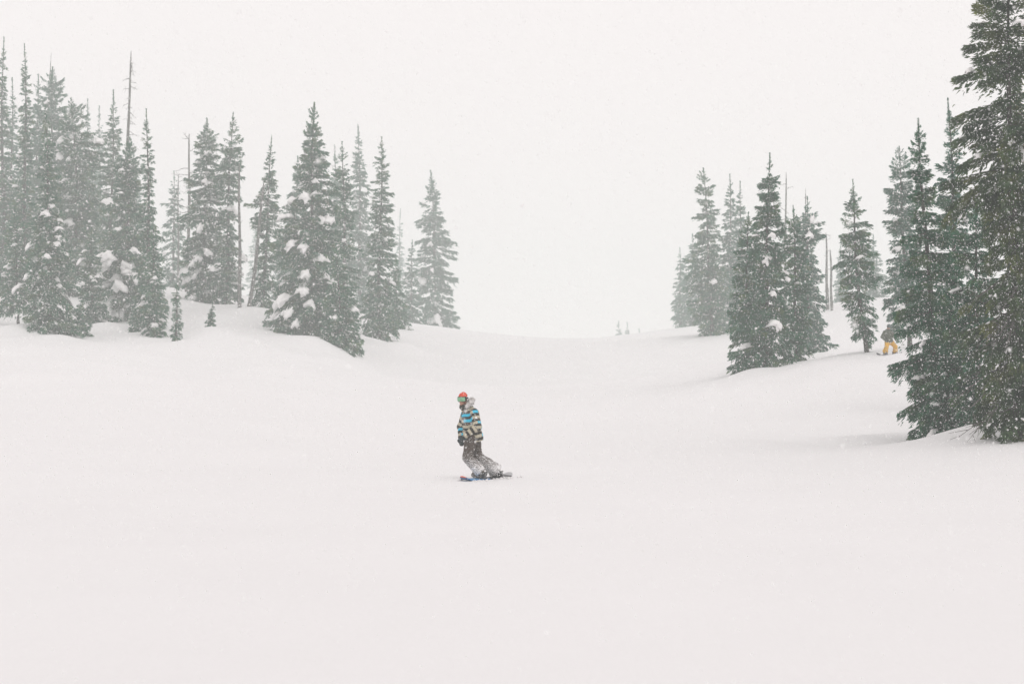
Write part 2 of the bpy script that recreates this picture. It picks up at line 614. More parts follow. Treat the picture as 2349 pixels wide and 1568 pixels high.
    # snow pads on the boughs
    def pad(loc, size, azim, tilt):
        o = link('snow_clump', SNOWS[int(rng.integers(8))], root, loc)
        o.scale = (size * rng.uniform(.9, 1.25), size * rng.uniform(.65, .95), size * rng.uniform(.5, .8))
        o.rotation_euler = (rng.normal(0, .12), tilt, azim)

    for (sx, sy, wpx) in spots:
        tz = CZ + (HOR - sy) / FOC * d - z0
        tf = min(max(tz / Ht, 0), .98)
        ax = axis(tf)
        dx = (sx - W / 2) * sc - bx - ax[0]
        rr = R * float(pf(tf)) * .88
        dy = -math.sqrt(max(rr * rr - dx * dx, (.25 * rr) ** 2))
        pad((ax[0] + dx, ax[1] + dy, tz), wpx * .5 * sc, math.atan2(dy, dx), .75)
    big = [j for j in range(nb) if t[j] < .85 and L[j] > .35 * R]
    for j in rng.choice(big, min(int(clumps * (4.0 if group == GL else 2.4)), len(big)), replace=False) if clumps else []:
        s_ = rng.uniform(.55, .85)
        c = bpt(np.array([j]), np.array([s_]))[0]
        size = float(np.clip(L[j] * rng.uniform(.12, .30 if group == GL else .24), .0011 * d, .0046 * d))
        pad(c + np.array([0, 0, size * .22]), size, az[j], -float(el[j]) + 2 * float(dr[j]) * s_)
    return root


def snag(label, group, top, base, d, rpx, seed=0, stubs=10, stub_len=.9, curved=0.0, stub_from=.3, tr_top=.35, up=.15):
    rng = np.random.default_rng(seed + 500)
    d = far(base[0], d)
    sc = d / FOC
    bx = (base[0] - W / 2) * sc
    z0 = g1(bx, d) - .1
    tp = P(top[0], top[1], d)
    Ht = tp[2] - z0
    lean = tp[0] - bx
    root = bpy.data.objects.new('dead_tree', None)
    col.objects.link(root)
    root.location = (bx, d, z0)
    tag(root, label, 'dead tree', group)

    def axis(t):
        t = np.asarray(t, float)
        return np.stack([lean * t + curved * np.sin(t * math.pi) + .03 * np.sin(9 * t + seed), .04 * np.sin(7 * t), t * Ht], -1)
    tt = np.linspace(0, 1, 20)
    rad = rpx * sc * (1 - (1 - tr_top) * tt)
    rad *= 1 + .08 * rng.normal(0, 1, 20)
    rad[-1] *= .35
    v, f = tube(axis(tt), rad, 8)
    link('trunk', mesh_np('trunk', v, f, [M_DEADWOOD]), root)
    for k in range(stubs):
        t = rng.uniform(stub_from, .98)
        a = rng.uniform(0, 6.28)
        Ls = d / 90 * stub_len * rng.uniform(.35, 1.1) * (1.1 - .4 * t)
        s = np.linspace(0, 1, 7)
        o = axis(t)
        dirv = np.array([math.cos(a), math.sin(a), up + rng.normal(0, .3)])
        pts = o + Ls * s[:, None] * dirv + np.cumsum(rng.normal(0, .035 * Ls, (7, 3)), 0) * s[:, None] + np.array([0, 0, 1.]) * (-.15 * Ls * s ** 2)[:, None]
        lst = [tube(pts, (.018 + .012 * Ls) * (1 - .8 * s), 5)]
        for q in range(3):
            j = int(rng.integers(2, 6))
            e = pts[j] + (dirv * .4 + rng.normal(0, .5, 3)) * Ls * .4
            lst.append(tube(np.linspace(pts[j], e, 3), [.012, .009, .004], 4))
        v, f = cat_meshes(lst)
        link('dead_branch', mesh_np('dead_branch', v, f, [M_DEADWOOD]), root)
    return root


GL, GC, GR = 'conifers on the left bank', 'distant conifers beyond the saddle', 'conifers on the right bank'
GS = 'dead trees among the conifers'
B = M_NEEDLE_B
# --- far left cluster
conifer('slender spire conifer cut by the left edge of the picture', GL, (6, 92), (8, 738), 100, 46, 'needle', 1, clumps=4)
conifer('tall needle-topped conifer second from the left edge', GL, (57, 108), (58, 748), 90, 40, 'needle', 2, t0=.06, clumps=5)
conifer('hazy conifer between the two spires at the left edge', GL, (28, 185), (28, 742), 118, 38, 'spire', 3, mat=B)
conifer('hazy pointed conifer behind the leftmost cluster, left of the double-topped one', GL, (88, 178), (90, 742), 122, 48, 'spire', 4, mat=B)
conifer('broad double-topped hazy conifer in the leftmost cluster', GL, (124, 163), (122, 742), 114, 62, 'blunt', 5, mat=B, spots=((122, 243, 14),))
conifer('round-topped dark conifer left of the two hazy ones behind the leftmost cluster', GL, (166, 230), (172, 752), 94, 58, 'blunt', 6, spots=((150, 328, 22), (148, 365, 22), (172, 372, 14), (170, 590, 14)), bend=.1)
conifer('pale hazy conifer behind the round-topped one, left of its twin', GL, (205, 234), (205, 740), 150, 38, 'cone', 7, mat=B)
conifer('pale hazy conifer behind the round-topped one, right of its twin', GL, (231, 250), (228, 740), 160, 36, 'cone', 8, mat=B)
conifer('nearest dark green conifer of the leftmost cluster, lowest foot', GL, (106, 250), (118, 771), 72, 56, 'spire', 9, clumps=5, spots=((145, 550, 20), (72, 566, 22), (45, 660, 26), (128, 475, 16)))
conifer('dense low conifer at the foot of the leftmost spires', GL, (35, 480), (42, 744), 80, 48, 'cone', 10, t0=.18, clumps=4)
conifer('pointed grey-green conifer left of the tall bare snag', GL, (263, 212), (250, 752), 104, 46, 'cone', 11, clumps=4, spots=((255, 468, 26), (262, 492, 18)))
conifer('snow-laden conifer growing at the foot of the tall bare snag', GL, (300, 320), (285, 758), 84, 80, [(0, .95), (.1, 1), (.35, .85), (.55, .55), (.75, .35), (.9, .25), (1, .08)], 12, clumps=9,
        spots=((250, 722, 70), (230, 742, 60), (240, 632, 46), (272, 596, 36), (320, 625, 44), (292, 662, 34), (305, 615, 26), (228, 600, 26), (270, 700, 36)))
conifer('low snow-buried conifer left of the snag-foot conifer', GL, (208, 520), (212, 752), 80, 42, 'cone', 13, clumps=8, spots=((185, 600, 22), (190, 655, 26)))
conifer('thin tall spire conifer right of the tall bare snag', GL, (338, 256), (342, 764), 77, 38, 'needle', 14, clumps=4)
conifer('small hazy conifer tip behind the tall bare snag', GL, (308, 334), (308, 730), 135, 26, 'cone', 15, mat=B)
conifer('bushy low conifer at the foot of the thin tall spire', GL, (352, 500), (352, 766), 74, 32, 'cone', 16, clumps=5)
conifer('knee-high narrow sapling standing in snow at the crest of the left bank', GL, (406, 640), (404, 773), 71, 16, 'column', 17, clumps=1, sprig=.16)
conifer('tiny leaning sapling alone on the bare left snow bank', GL, (488, 694), (480, 760), 76, 13, 'cone', 18, clumps=0, sprig=.15)
conifer('thin hazy conifer behind the crest of the left bank', GL, (400, 396), (398, 660), 128, 42, 'cone', 19, dens=.6, mat=B)
conifer('full conifer with wide shoulders left of the straight bare pole', GL, (473, 276), (468, 678), 92, 56, [(0, .8), (.15, 1), (.4, .9), (.65, .7), (.82, .52), (.92, .30), (.97, .12), (1, .04)], 20, clumps=5, dens=1.1,
        spots=((443, 628, 44), (455, 610, 26), (485, 583, 22), (467, 595, 22), (505, 660, 20), (470, 525, 22), (478, 420, 16)))
conifer('ragged conifer directly left of the straight bare pole', GL, (533, 262), (518, 694), 91, 40, [(0, .8), (.15, .9), (.4, .75), (.55, .6), (.68, .9), (.75, .8), (.85, .5), (.94, .3), (1, .04)], 21, clumps=5, gaps=.6, spots=((538, 480, 24), (560, 590, 22)))
conifer('leaning thin-topped conifer between the bare pole and the big snowy conifer', GL, (625, 317), (602, 722), 88, 42, [(0, .9), (.15, .85), (.3, .55), (.5, .6), (.6, .85), (.68, .5), (.8, .3), (.92, .2), (1, .04)], 22, clumps=3, gaps=.6)
conifer('big wide snow-patched conifer in the middle of the left bank', GL, (722, 243), (708, 774), 80, 88, [(0, .9), (.08, 1), (.3, .85), (.5, .72), (.62, .6), (.72, .40), (.84, .36), (.93, .22), (.975, .13), (1, .02)], 23, clumps=8, dens=1.1,
        spots=((708, 458, 28), (672, 463, 24), (655, 695, 44), (670, 722, 26), (707, 570, 26), (697, 540, 14), (712, 635, 28), (705, 672, 24), (675, 565, 30), (722, 702, 16), (690, 745, 26), (640, 722, 20)))
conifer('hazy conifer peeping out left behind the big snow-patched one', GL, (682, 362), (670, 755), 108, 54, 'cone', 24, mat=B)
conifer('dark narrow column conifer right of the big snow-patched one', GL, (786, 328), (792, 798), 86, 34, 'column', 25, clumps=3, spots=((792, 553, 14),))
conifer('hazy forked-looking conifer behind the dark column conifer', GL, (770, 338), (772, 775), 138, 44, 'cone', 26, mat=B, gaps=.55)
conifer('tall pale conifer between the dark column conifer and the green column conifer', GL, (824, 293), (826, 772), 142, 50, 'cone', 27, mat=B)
conifer('tall green column conifer at the right of the left group', GL, (875, 318), (868, 780), 93, 46, [(0, .95), (.1, 1), (.3, .78), (.55, .58), (.8, .42), (.92, .3), (1, .06)], 28, clumps=3)
conifer('bushy conifer with the lowest foot of the left bank', GL, (772, 560), (783, 803), 76, 46, 'cone', 29, clumps=3)
conifer('bushy low conifer at the right foot of the green column conifer', GL, (908, 590), (912, 770), 102, 36, 'cone', 30, clumps=3)
conifer('very faint narrow spire far behind the left bank', GL, (918, 482), (918, 740), 235, 16, 'column', 31, mat=B, clumps=0, dust=0)
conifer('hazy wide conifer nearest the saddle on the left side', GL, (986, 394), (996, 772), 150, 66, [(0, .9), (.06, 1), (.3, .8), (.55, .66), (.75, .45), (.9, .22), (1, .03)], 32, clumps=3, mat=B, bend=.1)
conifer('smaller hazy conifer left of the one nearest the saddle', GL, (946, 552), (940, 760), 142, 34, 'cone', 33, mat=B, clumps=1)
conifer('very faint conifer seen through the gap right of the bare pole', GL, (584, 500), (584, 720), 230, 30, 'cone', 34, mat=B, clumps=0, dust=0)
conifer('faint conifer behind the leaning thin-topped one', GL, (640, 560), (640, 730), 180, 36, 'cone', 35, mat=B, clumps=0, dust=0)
# --- beyond the saddle
conifer('faint bushy small conifer beyond the saddle, left of three', GC, (1420, 738), (1420, 790), 298, 12, 'blunt', 40, mat=B, clumps=0, dust=0)
conifer('faint small conifer beyond the saddle, middle of three', GC, (1439, 740), (1439, 790), 300, 9, 'cone', 41, mat=B, clumps=0, dust=0)
conifer('faintest tiny conifer beyond the saddle, right of three', GC, (1466, 756), (1466, 790), 300, 5, 'cone', 42, mat=B, clumps=0, dust=0)
# --- right bank
conifer('pale leftmost conifer of the right bank', GR, (1559, 570), (1562, 747), 172, 22, 'cone', 50, mat=B, clumps=1)
conifer('pale bushy conifer second from the left on the right bank', GR, (1588, 538), (1592, 748), 164, 40, 'cone', 51, mat=B, clumps=2)
conifer('crooked-topped conifer with bitten outline on the right bank', GR, (1614, 390), (1634, 768), 112, 48, [(0, .9), (.08, 1), (.3, .9), (.5, .75), (.65, .45), (.72, .55), (.8, .35), (.9, .5), (.96, .3), (1, .15)], 52, clumps=3, gaps=.65, spots=((1634, 648, 16),))
conifer('hazy blunt-topped conifer behind the main right group, left of its twin', GR, (1674, 402), (1680, 766), 124, 46, 'cone', 53, mat=B, clumps=2)
conifer('hazy pointed conifer behind the main right group, right of its twin', GR, (1698, 420), (1704, 764), 122, 40, 'cone', 54, mat=B, clumps=1)
conifer('dark tallest conifer of the middle right group with bare trunk foot', GR, (1765, 356), (1756, 861), 70, 66, [(0, .5), (.06, .9), (.15, 1), (.4, .95), (.55, .72), (.72, .5), (.86, .38), (.93, .2), (1, .02)], 55, t0=.05, clumps=5, dens=1.15,
        spots=((1772, 745, 30), (1755, 592, 20), (1766, 543, 16), (1750, 603, 16), (1802, 642, 14), (1765, 677, 16)))
conifer('dark bushy conifer forming the left flank of the middle right group', GR, (1716, 490), (1712, 869), 72, 40, 'blunt', 56, clumps=3, dens=1.1)
conifer('dark narrow-tipped conifer forming the right flank of the middle right group', GR, (1820, 476), (1826, 837), 75, 46, 'column', 57, clumps=3, dens=1.1)
conifer('hazy conifer with outstretched top limb behind the middle right group', GR, (1849, 456), (1858, 806), 90, 44, [(0, .9), (.1, 1), (.4, .85), (.6, .72), (.8, .6), (.9, .75), (.95, .3), (1, .08)], 58, clumps=3, gaps=.6, spots=((1852, 543, 28), (1855, 503, 18)), mat=B)
conifer('lone slim layered conifer with bare lower trunk left of the yellow-trousered rider', GR, (1955, 416), (1989, 804), 72, 42, 'layered', 59, t0=.10, clumps=2, gaps=.7, dens=.95, bend=-.15)
conifer('faint conifer on the ridge between the snags and the lone slim conifer', GR, (1928, 562), (1930, 700), 165, 22, 'cone', 60, mat=B, clumps=0)
conifer('faint conifer on the ridge right behind the lone slim conifer', GR, (2004, 540), (2004, 705), 150, 34, 'cone', 61, mat=B, clumps=1)
conifer('flat-topped green conifer above the yellow-trousered rider', GR, (2062, 340), (2088, 795), 77, 56, [(0, .9), (.1, 1), (.4, .9), (.6, .72), (.8, .55), (.92, .45), (.98, .3), (1, .1)], 62, clumps=3, t0=.13, spots=((2050, 573, 18), (2068, 740, 20)), mat=B)
conifer('dark green conifer with thin forked tip in the right-hand group', GR, (2113, 278), (2152, 1000), 42, 88, [(0, .9), (.1, 1), (.3, .95), (.55, .75), (.75, .42), (.88, .3), (.95, .22), (1, .02)], 63, clumps=5, dens=1.25, gaps=.42, spots=((2148, 770, 20), (2100, 790, 16), (2142, 730, 16), (2205, 690, 14)))
conifer('pointed conifer second from the right, behind the forked-tip one', GR, (2172, 236), (2205, 928), 50, 84, 'cone', 64, clumps=3, mat=B, dens=1.1, gaps=.5, spots=((2192, 495, 30),))
conifer('mid-height bushy conifer in front of the right-hand group', GR, (2240, 470), (2248, 997), 40, 92, 'blunt', 65, clumps=5, dens=1.15, gaps=.5)
conifer('low spreading conifer at the front foot of the right-hand group', GR, (2185, 700), (2172, 1001), 41, 74, 'blunt', 66, clumps=3)
big = conifer('huge dark conifer cut by the right edge and the top of the picture', GR, (2318, -110), (2338, 1012), 35, 122, [(0, .5), (.08, .62), (.3, .66), (.46, .84), (.56, 1), (.72, .98), (.84, .88), (.93, .6), (1, .1)], 67, clumps=7, dens=1.25, gaps=.6, droop=1.9, sprig=.15, cap=72000, mat=M_NEEDLE_O,
              spots=((2315, 72, 24), (2316, 362, 36), (2292, 340, 20), (2340, 400, 20)))
# dead twigs hanging out of the huge conifer
rb_ = np.random.default_rng(77)
for k in range(16):
    y0 = rb_.uniform(620, 960)
    t_ = P(2335, y0, 35) - np.array(big.location)
    a = math.pi + rb_.uniform(-.2, 1.1)
    Ls = rb_.uniform(.9, 1.6)
    s = np.linspace(0, 1, 8)
    dv = np.array([math.cos(a), math.sin(a), -.35 + rb_.normal(0, .12)])
    pts = t_ + Ls * s[:, None] * dv + np.array([0, 0, 1.]) * (-.25 * Ls * s ** 2)[:, None]
    lst = [tube(pts, .016 * (1 - .8 * s) + .004, 5)]
    for q in range(9):
        j = int(rb_.integers(2, 8))
        e = pts[j] + (dv * .55 + rb_.normal(0, .35, 3)) * Ls * .32
        lst.append(tube(np.linspace(pts[j], e, 3), [.008, .006, .004], 4))
    v, f = cat_meshes(lst)
    link('dead_branch', mesh_np('dead_branch', v, f, [M_DEADWOOD]), big)

# --- dead trees
snag('tall bare snag with broken stubs towering over the left group', GS, (301, 116), (278, 757), 90, 7.0, 1, stubs=34, stub_len=.9, stub_from=.5, tr_top=.22, up=-.1)
snag('thin faint bare pole leaning behind the double-topped conifer', GS, (118, 122), (85, 735), 140, 3.2, 2, stubs=2, stub_len=.4, tr_top=.25)
snag('dead tree with long bare side limbs left of the wide-shouldered conifer', GS, (434, 306), (428, 672), 99, 5, 3, stubs=22, stub_len=1.5, stub_from=.45, curved=.1, tr_top=.3, up=.25)
snag('straight bare grey pole on the left bank', GS, (549, 374), (550, 713), 86, 4.6, 4, stubs=4, stub_len=.3, tr_top=.35)
snag('leaning bare trunk beside the straight bare pole', GS, (604, 420), (572, 720), 86.5, 5, 5, stubs=6, stub_len=.8, tr_top=.5, curved=.1)
snag('bare dead tip behind the right of the tallest middle right conifer', GS, (1803, 394), (1800, 740), 108, 4.5, 6, stubs=14, stub_len=.7, stub_from=.5, tr_top=.25)
snag('bare dead stem on the right ridge, taller of the pair', GS, (1895, 534), (1898, 712), 118, 4, 7, stubs=6, stub_len=.6, tr_top=.4)
snag('bare dead stem on the right ridge, shorter of the pair', GS, (1905, 572), (1908, 712), 117, 3.5, 8, stubs=5, stub_len=.6, tr_top=.4)
snag('thin dead twig poking up from behind the outstretched-limb conifer', GS, (1849, 432), (1846, 800), 91, 2.6, 9, stubs=3, stub_len=.4, stub_from=.8, tr_top=.3)
snag('bare twiggy dead tree behind the crest beside the thin hazy conifer', GS, (409, 400), (409, 665), 118, 3, 10, stubs=16, stub_len=.9, stub_from=.55, tr_top=.3, up=.25)
print('tree tris', TRI[0])

# ------------------------------------------------------------------ snowboarders
def s_cap(p, a, b, ra, rb):
    a, b = np.asarray(a, float), np.asarray(b, float)
    ba = b - a
    h = np.clip(((p - a) @ ba) / (ba @ ba + 1e-12), 0, 1)
    return np.linalg.norm(p - a - h[..., None] * ba, axis=-1) - (ra + (rb - ra) * h)


def s_ell(p, c, r, M=None):
    q = p - np.asarray(c, float)
    if M is not None:
        q = q @ M            # columns of M are the ellipsoid axes
    r = np.asarray(r, float)
    k0 = np.linalg.norm(q / r, axis=-1)
    k1 = np.linalg.norm(q / (r * r), axis=-1) + 1e-9
    return k0 * (k0 - 1) / k1


def smin(ds, k=.04):
    o = ds[0]
    for d in ds[1:]:
        h = np.clip(.5 + .5 * (d - o) / k, 0, 1)
        o = d + (o - d) * h - k * h * (1 - h)
    return o


def nets(fn, lo, hi, h):
    """naive surface nets: implicit function -> closed quad mesh"""
    ax = [np.arange(l - 2 * h, u + 2 * h, h) for l, u in zip(lo, hi)]
    g = np.stack(np.meshgrid(*ax, indexing='ij'), -1)
    # evaluate coarsely first, then finely only near the surface
    k = 5
    cs = [a[::k] + h * (k - 1) / 2 for a in ax]
    cg = np.stack(np.meshgrid(*cs, indexing='ij'), -1)
    cvl = fn(cg)
    big_v = np.repeat(np.repeat(np.repeat(cvl, k, 0), k, 1), k, 2)[:g.shape[0], :g.shape[1], :g.shape[2]]
    near = np.abs(big_v) < h * k * 1.25 + .02
    v = np.where(big_v < 0, -1.0, 1.0)
    v[near] = fn(g[near])
    sh = np.array(v.shape) - 1
    acc = np.zeros((*sh, 3))
    cnt = np.zeros(sh)
    corners = [(i, j, k) for i in (0, 1) for j in (0, 1) for k in (0, 1)]

    def cv(c):
        return v[c[0]:c[0] + sh[0], c[1]:c[1] + sh[1], c[2]:c[2] + sh[2]]
    for a in corners:
        for e in range(3):
            if a[e] == 0:
                b = list(a)
                b[e] = 1
                va, vb = cv(a), cv(b)
                m = (va < 0) != (vb < 0)
                t = np.where(m, va / np.where(m, va - vb, 1), 0)
                for q in range(3):
                    acc[..., q] += np.where(m, a[q] + (t if q == e else 0), 0)
                cnt += m
    act = cnt > 0
    ids = np.full(sh, -1)
    ids[act] = np.arange(act.sum())
    ii = np.argwhere(act)
    pos = (ii + acc[act] / cnt[act][:, None]) * h + np.array([a[0] for a in ax])
    faces = []
    for e in range(3):
        sl0 = [slice(None)] * 3
        sl1 = [slice(None)] * 3
        sl0[e] = slice(0, -1)
        sl1[e] = slice(1, None)
        m = (v[tuple(sl0)] < 0) != (v[tuple(sl1)] < 0)
        neg = v[tuple(sl0)] < 0
        w = np.argwhere(m)
        u1, u2 = (e + 1) % 3, (e + 2) % 3
        w = w[(w[:, u1] > 0) & (w[:, u2] > 0) & (w[:, u1] < sh[u1]) & (w[:, u2] < sh[u2])]
        o = []
        for da, db in ((0, 0), (-1, 0), (-1, -1), (0, -1)):
            c = w.copy()
            c[:, u1] += da
            c[:, u2] += db
            o.append(ids[c[:, 0], c[:, 1], c[:, 2]])
        qd = np.stack(o, -1)
        fl = neg[w[:, 0], w[:, 1], w[:, 2]]
        qd[~fl] = qd[~fl][:, ::-1]
        faces.append(qd[(qd >= 0).all(1)])
    return pos, np.concatenate(faces)


def sdf_part(name, fn, lo, hi, h, mat, parent, color=None):
    v, f = nets(fn, lo, hi, h)
    me = mesh_np(name, v, f, [mat])
    if color is not None:
        c = color(np.array([x.co[:] for x in me.vertices]))
        at = me.color_attributes.new('pattern', 'FLOAT_COLOR', 'POINT')
        at.data.foreach_set('color', np.c_[c, np.ones(len(c))].astype(np.float32).ravel())
    return link(name, me, parent)


def unit(v):
    v = np.asarray(v, float)
    return v / np.linalg.norm(v)


M_SKIN = mat_plain('skin', (0.42, 0.22, 0.16), .55)
M_JACKET = mat_plain('striped_jacket', 'pattern', .75, .22, 55)
M_PANTS = mat_plain('brown_trousers', (0.085, 0.066, 0.055), .8, .58, 62, zfade=(.18, .60, .19))
M_GLOVE = mat_plain('black_glove', (0.035, 0.045, 0.048), .7, .35, 60)
M_BOOT = mat_plain('boot', (0.13, 0.11, 0.09), .7, .85, 38)
M_BEANIE = mat_plain('red_beanie', (0.70, 0.10, 0.06), .85, .3, 60)
M_FUR = mat_plain('grey_fur', (0.62, 0.60, 0.585), .9, .4, 50)
M_SCARF = mat_plain('dark_scarf', (0.05, 0.048, 0.04), .85, .5, 60)
M_FRAME = mat_plain('goggle_frame', (0.03, 0.03, 0.03), .5)
M_LENS = mat_plain('green_lens', (0.22, 0.46, 0.28), .3, .12, 70, spec=.5)
M_LENS2 = mat_plain('dark_lens', (0.10, 0.13, 0.13), .25, spec=.6)
M_JACKET2 = mat_plain('olive_jacket', (0.085, 0.095, 0.068), .8, .35, 40)
M_PANTS2 = mat_plain('yellow_trousers', (0.72, 0.40, 0.045), .75, .12, 40)
M_HELMET2 = mat_plain('grey_helmet', (0.10, 0.13, 0.13), .4, .3, 40)
M_BOARD = mat_plain('board_top', 'pattern', .35, .42, 40)
M_BOARD2 = mat_plain('grey_board', (0.13, 0.14, 0.15), .4, .5, 30)
M_BIND = mat_plain('binding', (0.06, 0.06, 0.062), .5, .85, 30)


def stripes(J, seed):
    beige, dark, cyan, brown = np.array([.50, .455, .35]), np.array([.035, .033, .03]), np.array([.06, .52, .74]), np.array([.10, .075, .06])

    def fn(v):
        ds, ss, an = [], [], []
        segs = [(J['pelvis'], J['neck'], .17)] + [(J['sho' + k], J['elb' + k], .07) for k in 'LR'] + [(J['elb' + k], J['wri' + k], .06) for k in 'LR']
        off = [0, 0, 0, .30, .30]
        for q, (a, b, r) in enumerate(segs):
            a, b = np.asarray(a, float), np.asarray(b, float)
            d = unit(b - a)
            ds.append(s_cap(v, a, b, r, r))
            ss.append(((v - a) @ d) + off[q] + q * 3)
            ref = unit(np.cross(d, [0.3, 1, 0.1]))
            w = v - a
            an.append(np.arctan2(w @ np.cross(d, ref), w @ ref))
        i = np.argmin(np.stack(ds), 0)
        s = np.stack(ss)[i, np.arange(len(v))]
        a = np.stack(an)[i, np.arange(len(v))]
        s = s + .010 * vnoise(v * 9, 5)
        band = np.floor(s / .056).astype(int)
        sec = np.floor((a + band * 1.3) / 1.5).astype(int)
        hh = hash3(band + 50, sec + 9, np.full_like(band, seed), 3)
        even = (band % 2 == 0)
        c = np.where(even[:, None], dark, beige)
        c = np.where((even & (hh < .16))[:, None], brown, c)
        c = np.where((~even & (hh > .58))[:, None], cyan, c)
        return c
    return fn


def hand_caps(w, t, side, r):
    """palm + five fingers from wrist w towards t; returns capsule list"""
    w, t = np.asarray(w, float), np.asarray(t, float)
    d = unit(t - w)
    lat = unit(np.cross(d, [0.25, 1, .2])) * side
    nor = np.cross(d, lat)
    L = np.linalg.norm(t - w)
    out = []
    for k, (off, ln) in enumerate(((-.033, .78), (-.011, .92), (.011, 1.0), (.033, .88))):
        b0 = w + d * .02 + lat * off * .7
        b1 = w + d * L * .52 + lat * off
        b2 = b1 + (d * .8 + nor * .35) * L * .28 * ln
        b3 = b2 + (d * .45 + nor * .8) * L * .22 * ln
        out += [(b0, b1, r * 1.25, r * 1.1), (b1, b2, r, r * .92), (b2, b3, r * .92, r * .8)]
    th = w + d * L * .16 + lat * .03
    th2 = th + (d * .5 + lat * .75) * L * .22
    th3 = th2 + (d * .85 + nor * .3) * L * .22
    out += [(th, th2, r * 1.15, r), (th2, th3, r, r * .85)]
    return out


